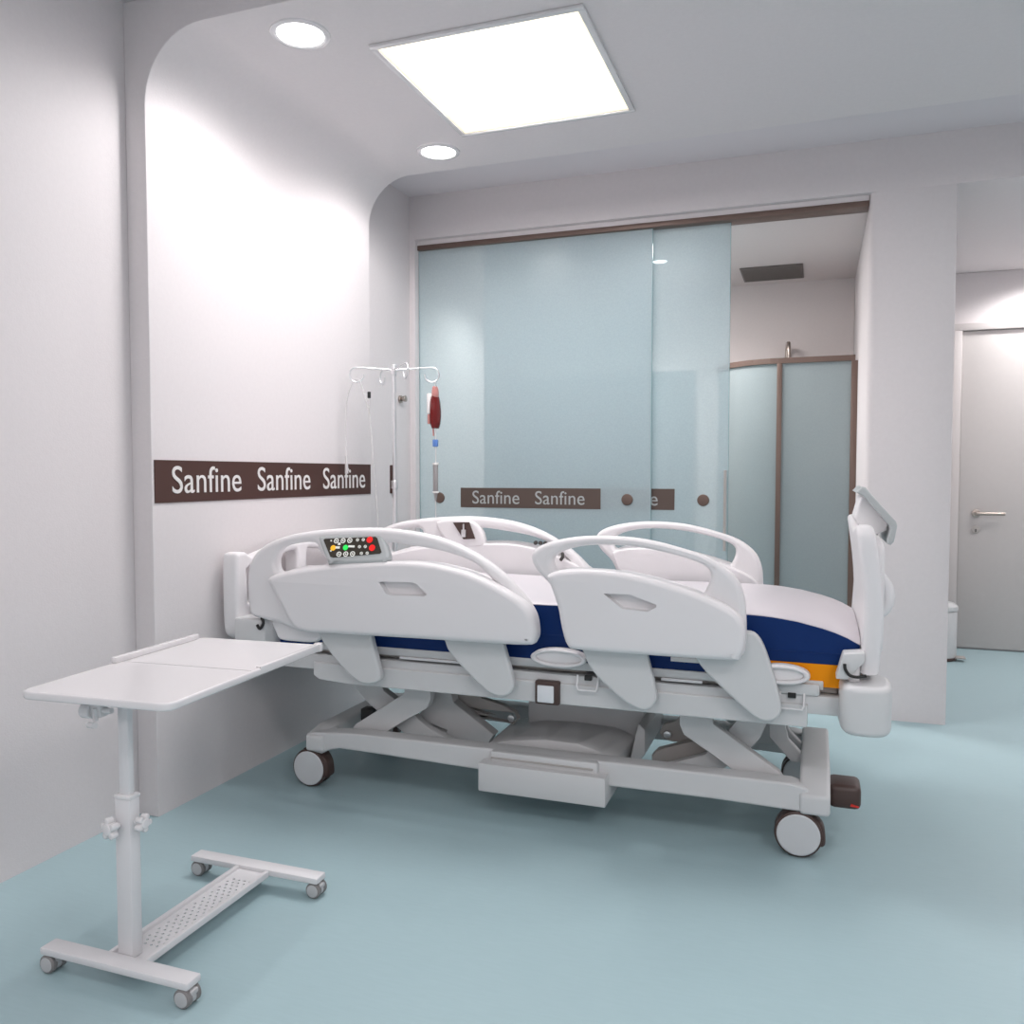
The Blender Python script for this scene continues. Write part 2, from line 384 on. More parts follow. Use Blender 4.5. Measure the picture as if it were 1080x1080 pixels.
# wall pieces
wb = thing('wall_band', 'dark brown sign strip with three white words on the wall behind the bed', 'sign', (-2.15, 3.08, 1.17))
MB().box(-2.1495, -2.1462, 2.33, 3.832, 1.099, 1.249).build('strip', BAND, wb)
for y0, w in ((2.412, .382), (2.900, .380), (3.388, .384)):
    MB().mesh(text_mesh('Sanfine', w, .098), 0, Matrix(((0,0,1,-2.1462),(1,0,0,y0),(0,1,0,1.131),(0,0,0,1)))).build('lettering', LETTER, wb)
tag(MB().box(-2.2345, -2.229, 4.205, 4.262, 1.092, 1.250, .002).build('wall_plate', BAND), 'narrow dark brown wall plate beside the frosted glass door', 'plate')
m = MB(); m.cyl((-2.2345, 4.33, 1.625), (-2.222, 4.33, 1.625), .022, bev=.003); m.cyl((-2.222, 4.33, 1.625), (-2.195, 4.33, 1.628), .012, .019, bev=.003)
tag(m.build('coat_hook', NICKEL), 'small round metal coat hook on the wall behind the drip stand', 'hook')

# ------------------------------------------------------------------ hospital bed
bed = thing('hospital_bed', 'white adjustable hospital bed with split side rails, on four large casters', 'hospital bed', (-.93, 3.06, 0))
YM = 3.06
HEAD_OUT = [(-1.979,.701),(-1.984,.794),(-1.972,.869),(-1.924,.927),(-1.822,.973),(-1.68,.998),(-1.517,1.01),(-1.372,1.009),(-1.219,.988),(-1.096,.946),(-.988,.882),(-.906,.808),(-.862,.744),(-.849,.69),(-.856,.655),(-.889,.64),(-1.073,.636),(-1.323,.635),(-1.588,.632),(-1.755,.630),(-1.841,.652),(-1.925,.664),(-1.965,.675)]
HEAD_H1 = [(-1.855,.89),(-1.825,.934),(-1.737,.953),(-1.688,.950),(-1.672,.92),(-1.645,.893),(-1.66,.875),(-1.752,.865),(-1.831,.842),(-1.853,.855)]
HEAD_H2 = [(-1.40,.95),(-1.385,.962),(-1.295,.953),(-1.17,.934),(-1.072,.901),(-1.015,.854),(-.985,.826),(-.995,.816),(-1.072,.846),(-1.195,.880),(-1.321,.893),(-1.385,.892),(-1.40,.90)]
HEAD_P = [(-1.862,.812),(-1.858,.826),(-1.824,.841),(-1.704,.868),(-1.54,.89),(-1.357,.902),(-1.231,.902),(-1.096,.879),(-.989,.841),(-.896,.791),(-.857,.745),(-.843,.696),(-.848,.660),(-.878,.646),(-1.06,.643),(-1.308,.641),(-1.57,.638),(-1.735,.640),(-1.797,.709),(-1.839,.78)]
HEAD_R = [(-1.405,.828),(-1.395,.832),(-1.28,.835),(-1.262,.830),(-1.224,.796),(-1.235,.790),(-1.36,.787),(-1.378,.792)]
FOOT_OUT = [(-.872,.934),(-.84,.968),(-.757,.993),(-.641,1.004),(-.506,.997),(-.386,.971),(-.29,.939),(-.228,.893),(-.201,.841),(-.193,.777),(-.192,.692),(-.204,.650),(-.245,.638),(-.525,.636),(-.70,.637),(-.740,.648),(-.762,.70),(-.774,.768),(-.804,.835),(-.855,.888)]
FOOT_H = [(-.800,.920),(-.768,.950),(-.686,.972),(-.572,.975),(-.451,.96),(-.343,.933),(-.300,.902),(-.31,.852),(-.335,.836),(-.439,.862),(-.55,.885),(-.686,.894),(-.776,.886)]
FOOT_P = [(-.804,.866),(-.800,.880),(-.759,.895),(-.678,.902),(-.543,.894),(-.412,.867),(-.307,.834),(-.222,.792),(-.194,.751),(-.192,.698),(-.206,.655),(-.243,.644),(-.519,.642),(-.70,.643),(-.738,.655),(-.757,.71),(-.769,.772),(-.788,.828)]
FOOT_R = [(-.618,.828),(-.538,.830),(-.452,.802),(-.455,.793),(-.480,.779),(-.56,.784)]
A1 = [(-1.697,.67),(-1.483,.67),(-1.478,.62),(-1.444,.492),(-1.455,.463),(-1.498,.451),(-1.546,.465),(-1.621,.526),(-1.69,.61)]
A2 = [(-1.19,.67),(-.985,.67),(-.978,.63),(-.946,.521),(-.944,.481),(-.975,.454),(-1.024,.459),(-1.085,.503),(-1.166,.578),(-1.19,.62)]
A3 = [(-.705,.67),(-.502,.67),(-.494,.63),(-.469,.533),(-.466,.483),(-.495,.453),(-.542,.462),(-.599,.499),(-.669,.562),(-.70,.62)]
A4 = [(-.339,.67),(-.26,.70),(-.192,.724),(-.150,.700),(-.114,.606),(-.090,.512),(-.094,.474),(-.122,.455),(-.163,.462),(-.247,.53),(-.322,.601),(-.345,.64)]
def ym(y, side): return y if side < 0 else 2*YM - y
def rails(side):
    def yy(a, b_): return (ym(a, side), ym(b_, side)) if side < 0 else (ym(b_, side), ym(a, side))
    for nm, out, holes, pan, rec, arms in (('head', HEAD_OUT, [HEAD_H1, HEAD_H2], HEAD_P, HEAD_R, (A1, A2)), ('foot', FOOT_OUT, [FOOT_H], FOOT_P, FOOT_R, (A3, A4))):
        m = MB(); a, b_ = yy(2.605, 2.655); m.plate([out]+holes, a, b_, bev=.018, res=4)
        o = m.build(nm + '_side_rail', PLAST, bed, ang=50)
        m = MB(); a, b_ = yy(2.560, 2.630); m.plate([pan], a, b_, bev=.021, res=5)
        k = MB(); a, b_ = yy(2.53, 2.590); k.plate([rec], a, b_, bev=.004, smooth=False, res=2); m = carve(m, k); m.build('rail_panel', PLAST, o, ang=50)
        m = MB(); a, b_ = yy(2.650, 2.672)
        inner = [(p[0]*.97 + sum(q[0] for q in pan)/len(pan)*.03, p[1]*.95+.77*.05) for p in pan]
        m.plate([inner], a, b_, bev=.008); m.build('inner_panel', PLAST, o, ang=50)
        for A in arms:
            m = MB(); a, b_ = yy(2.632, 2.664); m.plate([A], a, b_, bev=.008); m.build('support_arm', PLAST2, o, ang=50)
rails(-1); rails(1)

# keypad pods on the head rails (near one faces out, far one faces in)
cp = bpy.data.objects.new('control_panel', None); C.objects.link(cp); cp.parent = bed; OFF[cp.name] = OFF[bed.name]
cp['label'] = 'grey control pod with lit keypad on the near head rail'
Mx = Matrix.Translation((0, 2.578, .90)) @ Matrix.Rotation(math.radians(-24), 4, 'X') @ Matrix.Translation((0, -2.578, -.90))
pod = [(-1.668,.972),(-1.655,.985),(-1.60,.992),(-1.45,1.000),(-1.42,.995),(-1.378,.925),(-1.382,.903),(-1.40,.893),(-1.59,.884),(-1.612,.89)]
hp = MB().plate([pod], 2.568, 2.606, bev=.010, M=Mx).build('housing', SILVER, cp, ang=50)
MB().box(-1.60, -1.41, 2.585, 2.63, .865, .905, .008).build('neck', PLAST, cp)
scr = [(-1.645,.967),(-1.64,.972),(-1.44,.985),(-1.432,.980),(-1.405,.930),(-1.410,.924),(-1.59,.903),(-1.602,.906)]
MB().plate([scr], 2.5655, 2.570, bev=.001, M=Mx, smooth=False).build('keypad', KEYP, cp)
def key(u, v, r, mt, w=None):
    x = -1.625 + u*.205 + v*.028 - 0*.0; z = .966 - v*.052 + u*.012
    m = MB()
    if w: m.box(x-w, x+w, 2.5635, 2.5658, z-r, z+r, M=Mx)
    elif mt is KW:
        m.plate([circ(x, z, r, 16), circ(x, z, r*.72, 12)], 2.5635, 2.5658, bev=.0, smooth=False, M=Mx)
        m.cyl(Mx @ Vector((x, 2.5635, z)), Mx @ Vector((x, 2.5658, z)), r*.30, seg=10)
    else: m.cyl(Mx @ Vector((x, 2.5635, z)), Mx @ Vector((x, 2.5658, z)), r, seg=20)
    m.build('key', mt, cp)
for u in (.16, .29, .42): key(u, .06, .0095, KW); key(u-.02, 1.0, .0095, KW)
for u in (.57, .68):
    for v in (.04, .52, .98): key(u, v, .0055, KW)
key(.06, .55, .010, KY); key(.30, .55, .0098, KG); key(.80, .06, .0115, KR); key(.80, .62, .0115, KR)
key(.15, .53, .004, KW, .008); key(.42, .48, .0035, KW, .012); key(.20, .28, .004, KW, .005); key(.0, .75, .003, KW); key(.06, .04, .003, KW)
# inward control pod of the far head rail
cf = bpy.data.objects.new('control_panel', None); C.objects.link(cf); cf.parent = bed; OFF[cf.name] = OFF[bed.name]
cf['label'] = 'dark inward-facing control pod on the far head rail'
MB().plate([[(-1.60,.985),(-1.42,.99),(-1.37,.89),(-1.46,.875),(-1.53,.88)]], 3.445, 3.49, bev=.012).build('housing', PLAST, cf)
MB().plate([[(-1.515,.985),(-1.438,.988),(-1.410,.915),(-1.465,.912)]], 3.438, 3.446, bev=.001, smooth=False).build('keypad', BROWN, cf)
m = MB(); m.box(-1.472, -1.450, 3.428, 3.440, .922, .955, .003); m.tube([(-1.462, 3.434, .95), (-1.462, 3.434, .98)], .004, smooth=False); m.build('holder', CHROME, cf)
# angle gauge and pin on the far rail
m = MB()
for dx in (0, .022, .044): m.cyl((-1.13+dx, 3.448, .905), (-1.13+dx, 3.44, .905), .009, seg=16)
m.build('angle_gauge', DARK, bed)
MB().tube([(-1.01, 3.44, .865), (-1.005, 3.43, .85), (-1.015, 3.43, .835)], .007).build('pin', DARK, bed)

# upper frame
m = MB()
for s_ in (-1, 1):
    a, b_ = sorted((ym(2.70, s_), ym(2.755, s_)))
    m.box(-1.972, .082, a, b_, .470, .528, .006)
m.build('side_beam', STEEL, bed)
m = MB()
for s_ in (-1, 1):
    a, b_ = sorted((ym(2.690, s_), ym(2.745, s_)))
    m.plate([[(-1.755,.500),(-1.755,.452),(-1.73,.436),(-1.60,.428),(-.02,.430),(-.014,.436),(-.014,.50)]], a, b_, bev=.005, smooth=False)
m.build('side_skirt', STEEL, bed)
for s_ in (-1, 1):
    a, b_ = sorted((ym(2.705, s_), ym(2.73, s_)))
    MB().box(-1.76, .03, a, b_, .545, .572, .004).build('deck_rail', STEEL, bed)
for x in (-1.95, -1.30, -.60, .03): MB().box(x, x+.05, 2.75, 3.37, .475, .525, .004).build('cross_beam', STEELD, bed)
m = MB()
for x0, x1 in ((-1.93, -1.12), (-1.09, -.72), (-.69, -.40), (-.37, .07)): m.box(x0, x1, 2.735, 3.385, .530, .552, .004)
m.build('sleep_deck', STEELD, bed)
for x0, x1 in ((-1.40, -1.12), (-.46, -.33)):
    MB().box(x0, x1, 2.699, 2.71, .536, .545, .001).build('deck_slot', PLAST, bed)
# lower inner beams of the lift
m = MB()
for y in (2.86, 3.22): m.box(-1.70, -.10, y, y+.04, .385, .43, .004)
m.build('lift_beam', STEELD, bed)
# oval bumpers, nurse light, hooks, drop latch
def oval(x, z, w, h):
    e = [(x+w*math.cos(2*PI*k/16), z+h*math.sin(2*PI*k/16)) for k in range(16)]
    i = [(x+(w-.018)*math.cos(2*PI*k/16), z+(h-.012)*math.sin(2*PI*k/16)) for k in range(16)]
    m = MB(); m.plate([e, i], 2.655, 2.70, bev=.008); m.plate([i], 2.668, 2.70, bev=.002); m.build('release_handle', PLAST, bed, ang=50)
oval(-.795, .591, .096, .031); oval(-.088, .593, .080, .030)
MB().box(-.18, .02, 2.69, 2.72, .528, .565, .008).build('handle_bracket', PLAST2, bed)
nl = MB().box(-.880, -.795, 2.672, 2.70, .428, .508, .006).build('lamp_housing', BROWN, bed)
MB().box(-.870, -.812, 2.666, 2.674, .436, .494, .004).build('lamp_face', mat('foot_lamp_face', (.80, .82, .85), .3), nl)
for x in (-.70, -.06):
    m = MB(); m.tube([(x-.035, 2.692, .533), (x-.035, 2.676, .50), (x-.030, 2.674, .488), (x+.030, 2.674, .488), (x+.035, 2.676, .50), (x+.035, 2.692, .533)], .0035, smooth=False)
    h = m.build('drainage_hook', PLAST, bed)
    MB().box(x-.012, x+.012, 2.686, 2.70, .518, .534, .002).build('hook_clip', BLACK, h)

# footboard
fb = [(2.66,.64),(2.655,.80),(2.660,.98),(2.675,1.035),(2.72,1.050),(2.90,1.03),(3.06,1.02),(3.22,1.03),(3.40,1.050),(3.445,1.035),(3.460,.98),(3.465,.80),(3.46,.64),(3.42,.605),(3.06,.60),(2.70,.605)]
o = MB(); o.plate([fb], .108, .160, bev=.018, plane='yz', res=4)
for v in o.bm.verts: v.co.x += .032*math.sin(max(0, min(1, (1.06-v.co.z)/.30))*PI/2) - .012*max(0, (.80-v.co.z)/.2)
fbo = o.build('footboard', PLAST, bed, ang=50)
m = MB()
for s_ in (-1, 1):
    y = ym(2.76, s_); m.tube([(.165, y, .905), (.185, y+.0, .89), (.205, y, .86), (.208, y, .82), (.195, y, .79), (.168, y, .775)], .018)
m.tube([(.206, 2.76, .825), (.210, 3.06, .825), (.206, 3.36, .825)], .020)
m.build('push_handle', PLAST, fbo)
MB().plate([[(2.72,.70),(2.72,.93),(2.80,1.0),(3.32,1.0),(3.40,.93),(3.40,.70),(3.30,.66),(2.82,.66)]], .165, .195, bev=.012, plane='yz').build('outer_panel', PLAST, fbo, ang=50)
# nurse panel on the footboard
m = MB(); m.plate([[(.118,1.058),(.135,1.125),(.148,1.136),(.219,1.045),(.212,1.02),(.17,1.0),(.15,1.0)]], 2.93, 3.17, bev=.006, smooth=False)
npn = m.build('nurse_panel', PLAST, bed)
m = MB(); m.plate([[(.120,1.142),(.136,1.160),(.146,1.158),(.236,1.052),(.240,1.038),(.231,.988),(.222,.978),(.212,.982),(.212,.995),(.220,1.030),(.216,1.040),(.142,1.130)]], 2.88, 3.22, bev=.005, smooth=False)
m.build('panel_shell', SILVER, npn)
m = MB()
for s_ in (-1, 1):
    pts = [(.074,2.715),(.08,2.63),(.10,2.595),(.15,2.585),(.195,2.60),(.215,2.65),(.215,2.76),(.16,2.80),(.10,2.80),(.074,2.78)]
    pts = [(p[0], ym(p[1], s_)) for p in pts]
    if s_ > 0: pts = pts[::-1]
    m2 = MB(); m2.plate([pts], .445, .590, bev=.018, plane='xy', res=4); m2.build('corner_bumper', PLAST2, bed, ang=50)
    a, b_ = sorted((ym(2.63, s_), ym(2.70, s_)))
    m2 = MB(); m2.hull([(x, y, z) for x, z in ((.062,.60),(.082,.675),(.140,.682),(.140,.655),(.098,.650),(.095,.60)) for y in (a, b_)], .004); cl = m2.build('board_clamp', PLAST2, bed)
    m2 = MB(); m2.cyl((.113, (a+b_)/2, .59), (.113, (a+b_)/2, .65), .016, bev=.002); m2.build('socket', PLAST, cl)
    m2 = MB(); yf = a-.008 if s_ < 0 else b_+.008
    m2.tube([(.086, yf, .648), (.088, yf, .632), (.10, yf, .616), (.12, yf, .612), (.145, yf, .618)], .0045); m2.build('strap', BLACK, cl)
m.bm.free()
# headboard: open frame with a middle post
hb = [(2.640,.62),(2.636,.80),(2.640,.880),(2.652,.900),(2.70,.900),(2.75,.880),(2.92,.908),(3.06,.914),(3.20,.908),(3.37,.880),(3.42,.900),(3.468,.900),(3.480,.880),(3.484,.80),(3.48,.62),(3.45,.575),(3.38,.56),(3.06,.55),(2.74,.56),(2.67,.575)]
h1 = [(2.706,.80),(2.72,.842),(2.90,.868),(3.01,.882),(3.035,.875),(3.04,.82),(3.03,.72),(3.0,.70),(2.74,.70),(2.712,.72)]
h2 = [(p[0]*-1+2*YM+.03, p[1]) for p in h1][::-1]
m = MB(); m.plate([hb, h1, h2], -2.120, -2.052, bev=.014, plane='yz', res=4)
m.build('headboard', PLAST, bed, ang=50)
for s_ in (-1, 1):
    a, b_ = sorted((ym(2.62, s_), ym(2.74, s_)))
    hbx = MB().box(-2.055, -1.915, a, b_, .54, .660, .010).build('corner_box', PLAST2, bed)
    MB().box(-1.975, -1.90, a+.01, b_-.01, .47, .55, .004).build('corner_bracket', PLAST2, bed)
    yf = a-.006 if s_ < 0 else b_+.006
    MB().tube([(-1.925, yf, .668), (-1.915, yf-.004, .650), (-1.93, yf-.004, .628), (-1.945, yf, .64)], .0055).build('cable_clip', BLACK, bed)
# white mattress keeper at the head end
m = MB(); m.plate([[(-1.892,.655),(-1.880,.612),(-1.862,.588),(-1.80,.584),(-1.72,.586),(-1.690,.602),(-1.665,.640),(-1.70,.67),(-1.80,.67)]], 2.635, 2.668, bev=.008)
m.build('mattress_keeper', PLAST, bed, ang=50)

# base frame
for s_ in (-1, 1):
    a, b_ = sorted((ym(2.745, s_), ym(2.82, s_)))
    m = MB(); m.plate([[(-1.825,.205),(-1.80,.214),(-1.70,.222),(-1.60,.228),(-1.10,.231),(-.50,.234),(-.06,.234),(-.01,.222),(.0,.205),(.0,.150),(-.02,.146),(-.30,.152),(-.645,.150),(-1.114,.150),(-1.50,.160),(-1.68,.163),(-1.73,.150),(-1.76,.134),(-1.815,.140),(-1.825,.15)]], a, b_, bev=.008, smooth=False)
    for v in m.bm.verts: pass
    m.build('base_beam', STEEL, bed, ang=50)
m = MB()
for x0, x1, zt in ((-1.825, -1.745, .225), (-.035, .056, .265)):
    m2 = MB(); m2.hull([(x, y, z) for x, y, z in [(x0,2.735,.142),(x1,2.735,.142),(x0,2.735,.205),(x1,2.735,.205),(x0,2.83,zt),(x1,2.83,zt),(x0,3.29,zt),(x1,3.29,zt),(x0,3.385,.205),(x1,3.385,.205),(x0,3.385,.142),(x1,3.385,.142)]], .012, 3)
    m2.build('base_crossbeam', STEEL, bed)
m.bm.free()
MB().box(-1.094, -.640, 2.690, 2.93, .096, .196, .006).build('power_box', STEEL, bed)
bx = MB(); bx.box(-1.06, -.675, 2.722, 2.76, .185, .232, .008); pb = bx.build('box_ledge', STEEL, bed)
MB().box(-1.055, -.69, 2.7175, 2.723, .207, .212).build('groove', STEELD, pb)
# motor cover: domed shell
m = MB()
m.hull([(x, y, z) for x, z in ((-1.130,.15),(-1.128,.205),(-1.03,.232),(-.90,.248),(-.78,.246),(-.70,.225),(-.655,.19),(-.65,.15)) for y in (2.86, 2.865)] + [(x, 3.14, z) for x, z in ((-1.14,.15),(-1.11,.225),(-.96,.262),(-.84,.268),(-.66,.262),(-.60,.24),(-.60,.15))], .006)
mc = m.build('motor_cover', STEEL, bed, ang=30)
m = MB(); m.hull([(x, y, z) for x, z in ((-1.035,.19),(-1.035,.40),(-1.005,.425),(-.60,.425),(-.585,.41),(-.585,.30),(-.60,.19)) for y in (3.06, 3.34)], .008)
m.hull([(x, y, z) for x, z in ((-.62,.15),(-.585,.31),(-.560,.29),(-.560,.20),(-.60,.15)) for y in (2.96, 3.34)], .005)
m.build('control_box', STEEL, bed, ang=30)

# lift arms
XC = -.880
def mx(P, mir): return [(2*XC-p[0], p[1]) for p in P][::-1] if mir else P
def arm(name, P, y0, y1, mt, slot=None, sides=(-1, 1), mirs=(False, True)):
    for mir in mirs:
        for s_ in sides:
            a, b_ = sorted((ym(y0, s_), ym(y1, s_)))
            outs = [mx(P, mir)] + ([mx(slot, mir)] if slot else [])
            m = MB(); m.plate(outs, a, b_, bev=.003, smooth=False)
            m.build(name, mt, bed)
arm('lift_arm', [(-1.690,.192),(-1.563,.192),(-1.455,.266),(-1.355,.326),(-1.340,.36),(-1.340,.43),(-1.446,.43),(-1.450,.374),(-1.537,.316),(-1.66,.235)], 2.83, 2.87, STEEL)
arm('lift_link', [(-1.70,.43),(-1.60,.43),(-1.565,.360),(-1.50,.320),(-1.427,.270),(-1.374,.232),(-1.25,.180),(-1.26,.165),(-1.42,.165),(-1.518,.228),(-1.585,.272),(-1.64,.31),(-1.69,.36)], 2.885, 2.925, STEEL, None, (-1,), (False,))
arm('lift_link', [(-.50,.165),(-.50,.187),(-.341,.248),(-.273,.33),(-.215,.41),(-.13,.41),(-.162,.325),(-.198,.28),(-.254,.227),(-.34,.165)], 2.885, 2.925, STEEL, None, (-1,), (False,))
arm('slotted_arm', [(-1.447,.262),(-1.389,.318),(-1.36,.40),(-1.32,.40),(-1.299,.325),(-1.132,.215),(-1.150,.190),(-1.163,.158),(-1.283,.160),(-1.406,.210),(-1.447,.228)], 2.945, 3.0, STEEL, [(-1.397,.232),(-1.325,.214),(-1.330,.203),(-1.403,.221)], (-1,), (False,))
arm('lower_arm', [(-.533,.160),(-.533,.205),(-.515,.225),(-.417,.262),(-.30,.30),(-.25,.27),(-.34,.215),(-.48,.160)], 2.945, 2.99, STEELD, None, (-1,), (False,))
arm('pivot_arm', [(-1.354,.33),(-1.34,.40),(-1.21,.40),(-1.207,.334),(-1.119,.316),(-1.070,.293),(-1.055,.268),(-1.076,.244),(-1.111,.249),(-1.255,.258),(-1.321,.296)], 3.005, 3.035, STEELD, [(-1.272,.290),(-1.185,.270),(-1.272,.272)], (-1,), (False,))
arm('pivot_arm', [(-.50,.250),(-.517,.270),(-.505,.30),(-.46,.318),(-.40,.40),(-.30,.40),(-.350,.30),(-.36,.25),(-.47,.243)], 3.005, 3.035, STEELD, None, (-1,), (False,))
MB().box(-1.62, -.10, 3.36, 3.40, .285, .335, .004).build('lift_beam', STEELD, bed)
for x in (-1.080, -.487):
    for s_ in (-1,):
        m = MB(); y = ym(3.003, s_); f = 1 if s_ < 0 else -1; m.cyl((x, y, .270), (x, y-.012*f, .270), .014, bev=.003); m.build('pivot', CHROME, bed)
for s_ in (-1, 1):
    a, b_ = sorted((ym(3.10, s_), ym(3.13, s_)))
    MB().plate([[(-.14,.30),(-.14,.40),(-.10,.40),(-.076,.297),(-.031,.252),(-.030,.232),(-.045,.220),(-.065,.222)]], a, b_, bev=.004, smooth=False).build('strut', STEEL, bed)
MB().box(-1.69, -1.64, 2.92, 2.97, .19, .27, .006).build('actuator_foot', BLACK, bed)

# casters
def caster(x, y, face):
    """face -1: the outer disc looks to the camera side"""
    c = bpy.data.objects.new('caster', None); C.objects.link(c); c.parent = bed; OFF[c.name] = OFF[bed.name]
    r = .0735
    y0 = y + face*.032
    for yc, f in ((y + face*.022, face), (y - face*.022, -face)):
        m = MB(); m.lathe([(0, -.013), (r-.012, -.013), (r-.002, -.008), (r, 0), (r-.002, .008), (r-.012, .013), (0, .013)], (x, yc, r), 'y'); m.build('tyre', BROWN, c)
        m = MB(); m.lathe([(0, -.0035), (r-.012, -.003), (r-.008, 0), (r-.012, .003), (0, .0035)], (x, yc + f*.0135, r), 'y'); m.build('wheel_disc', WHEEL, c)
    h = [(x+r*1.03*math.cos(t), r+r*1.03*math.sin(t)) for t in [math.radians(a) for a in range(-8, 121, 8)]] + [(x-.02, r+.02), (x, r)]
    m = MB(); m.plate([[(p[0], p[1]) for p in h]], y-.012, y+.012, bev=.003, smooth=False, )
    m.plate([[(x-r*.2, r*1.9), (x+r*.45, r*1.85), (x+r*.95, r*1.5), (x+r*1.08, r*1.0), (x+r*1.06, r*.62), (x+r*.8, r*.55), (x+r*.3, r)]], y-.028, y+.028, bev=.012, smooth=True)
    m.cyl((x, y, r*1.7), (x, y, .160), .016)
    m.build('fork', BROWN, c)
for x in (-1.815, -.036):
    caster(x, 2.778, -1); caster(x, 3.342, -1)
bp = MB().box(.052, .150, 2.86, 2.98, .128, .205, .018, 3).build('brake_pedal', BROWN, bed)
bp['label'] = 'dark brown brake pedal'
MB().hull([(x, y, z) for x, y, z in ((.118,2.857,.142),(.142,2.857,.140),(.120,2.857,.150),(.144,2.857,.144),(.118,2.861,.142),(.142,2.861,.140),(.120,2.861,.150),(.144,2.861,.144))]).build('red_mark', mat('red_mark', (.7, .03, .02), .4), bp)

# ------------------------------------------------------------------ mattress
mt = thing('mattress', 'blue-sided mattress with pale grey top lying on the hospital bed', 'mattress', (-.93, 3.06, .553))
def zedge(x):
    P = [(-2.02,.74),(-1.95,.765),(-1.6,.765),(-.89,.756),(-.40,.762),(-.203,.762),(-.129,.759),(-.047,.748),(.045,.727),(.10,.705),(.134,.686)]
    for (a, za), (b_, zb) in zip(P, P[1:]):
        if x <= b_: t = max(0, (x-a)/(b_-a)); return za+(zb-za)*t
    return P[-1][1]
def slab(zlo, zhi, x0, x1, n, crown=0, inset=0, r=.0):
    t = bmesh.new(); rows = []; ys = [2.712, 2.722, 2.75, 2.82, 2.94, 3.06, 3.18, 3.30, 3.37, 3.398, 3.408]
    for i in range(n+1):
        x = x0+(x1-x0)*i/n; top = []; lo = zlo(x); hi = zhi(x)
        for y in ys:
            k = 1-((y-3.06)/.348)**2; k = max(0, k)
            top.append(t.verts.new((x, y, hi + crown*k**.55)))
        bot = [t.verts.new((x, y, lo)) for y in (ys[0], ys[-1])]
        rows.append((top, bot))
    for (a, ab), (c, cb) in zip(rows, rows[1:]):
        for k in range(len(ys)-1): t.faces.new((a[k], a[k+1], c[k+1], c[k]))
        t.faces.new((a[0], c[0], cb[0], ab[0])); t.faces.new((a[-1], ab[1], cb[1], c[-1])); t.faces.new((ab[0], cb[0], cb[1], ab[1]))
    for top, bot in (rows[0], rows[-1]): t.faces.new(top + [bot[1], bot[0]])
    return t
def zseam(x): return .624 if x > -.30 else .555
m = MB(); m.bmm(slab(lambda x: (.624 if x > -.30 else .5535), zedge, -2.01, .130, 60)); m.build('blue_cover', BLUE, mt)
m = MB(); m.box(-2.008, .131, 2.7095, 2.7125, .655, .659, .001); m.box(-2.008, .131, 3.4075, 3.4105, .655, .659, .001); m.build('seam_piping', BLUE, mt)
m = MB(); m.bmm(slab(lambda x: .5535, lambda x: .623, -.262, .078, 6)); m.build('orange_base', ORANGE, mt)['label'] = 'orange lower layer at the foot end'
m = MB(); m.bmm(slab(lambda x: zedge(x)+.0005, lambda x: zedge(x)+.003, -2.01, .132, 60, crown=.030)); m.build('top_cover', SHEET, mt)['label'] = 'pale grey smooth top cover'
m = MB(); m.box(-.431, -.335, 2.702, 2.7115, .600, .614, .002); m.build('care_tag', LABELW, mt)

# ------------------------------------------------------------------ drip stand with blood bag and drip line
px_, py_ = -1.888, 3.600
iv = thing('drip_stand', 'slim chrome drip stand with four hooked arms at the far head corner of bed', 'drip stand', (px_, py_, .5))
MB().cyl((px_, py_, .5005), (px_, py_, 1.15), .0115).build('lower_pole', CHROME, iv)
MB().cyl((px_, py_, 1.15), (px_, py_, 1.712), .0085).build('upper_pole', CHROME, iv)
MB().cyl((px_, py_, 1.13), (px_, py_, 1.17), .016, bev=.003).build('collar', CHROME, iv)
MB().cyl((px_, py_, 1.667), (px_, py_, 1.717), .013, bev=.003).build('hub', CHROME, iv)
MB().cyl((px_, py_, .5005), (px_, py_, .53), .022, bev=.004).build('foot_collar', CHROME, iv)
MB().box(px_-.03, px_+.03, 3.42, py_+.03, .475, .5, .005).build('pole_bracket', STEEL, bed)
for ax, ay in ((-.165, -.06), (-.115, .10), (.125, -.125), (.165, .07)):
    L = math.hypot(ax, ay); ux, uy = ax/L, ay/L
    def q(d, dz): return (px_+ux*d, py_+uy*d, 1.692+dz)
    pts = [q(0, 0), q(L*.6, .008), q(L, .012)]
    rg = .034
    pts += [q(L+rg*math.sin(t), .012-rg+rg*math.cos(t)) for t in [math.radians(a) for a in (30, 60, 90, 120, 150, 180, 210, 240, 270)]]
    MB().tube(pts, .0038, res=3).build('hook_arm', CHROME, iv)
# blood bag
bxx, byy = px_+.190, 3.57
L = math.hypot(.165, .07)
bx_, by_ = px_ + .165/L*(L+.034*math.sin(PI*.85)), py_ + .07/L*(L+.034*math.sin(PI*.85))
bz = 1.626
bb = thing('blood_bag', 'small red blood bag with white label hanging from the right hook of the drip stand', 'blood bag', (bx_, by_, bz))
rz = Matrix.Translation((bx_, by_, 0)) @ Matrix.Rotation(math.radians(74), 4, 'Z')
def bag(w, z0, z1, th):
    t = bmesh.new(); rows = []; n = 12; k = 12
    for i in range(n+1):
        v = i/n; z = z0+(z1-z0)*v; f = math.sin(PI*min(1, max(.02, v)))**.4
        row = []
        for j in range(k):
            a = 2*PI*j/k; row.append(t.verts.new((w*math.cos(a)*(.55+.45*f), th*math.sin(a)*f*(1.25-.6*v), z)))
        rows.append(row)
    for a, c in zip(rows, rows[1:]):
        for j in range(k): t.faces.new((a[j], a[(j+1) % k], c[(j+1) % k], c[j]))
    t.faces.new(rows[0][::-1]); t.faces.new(rows[-1]); t.transform(rz); return t
MB().bmm(bag(.036, 1.405, 1.565, .020)).build('pouch', BLOOD, bb)
MB().bmm(bag(.024, 1.545, 1.605, .009)).build('top_film', PINK, bb)
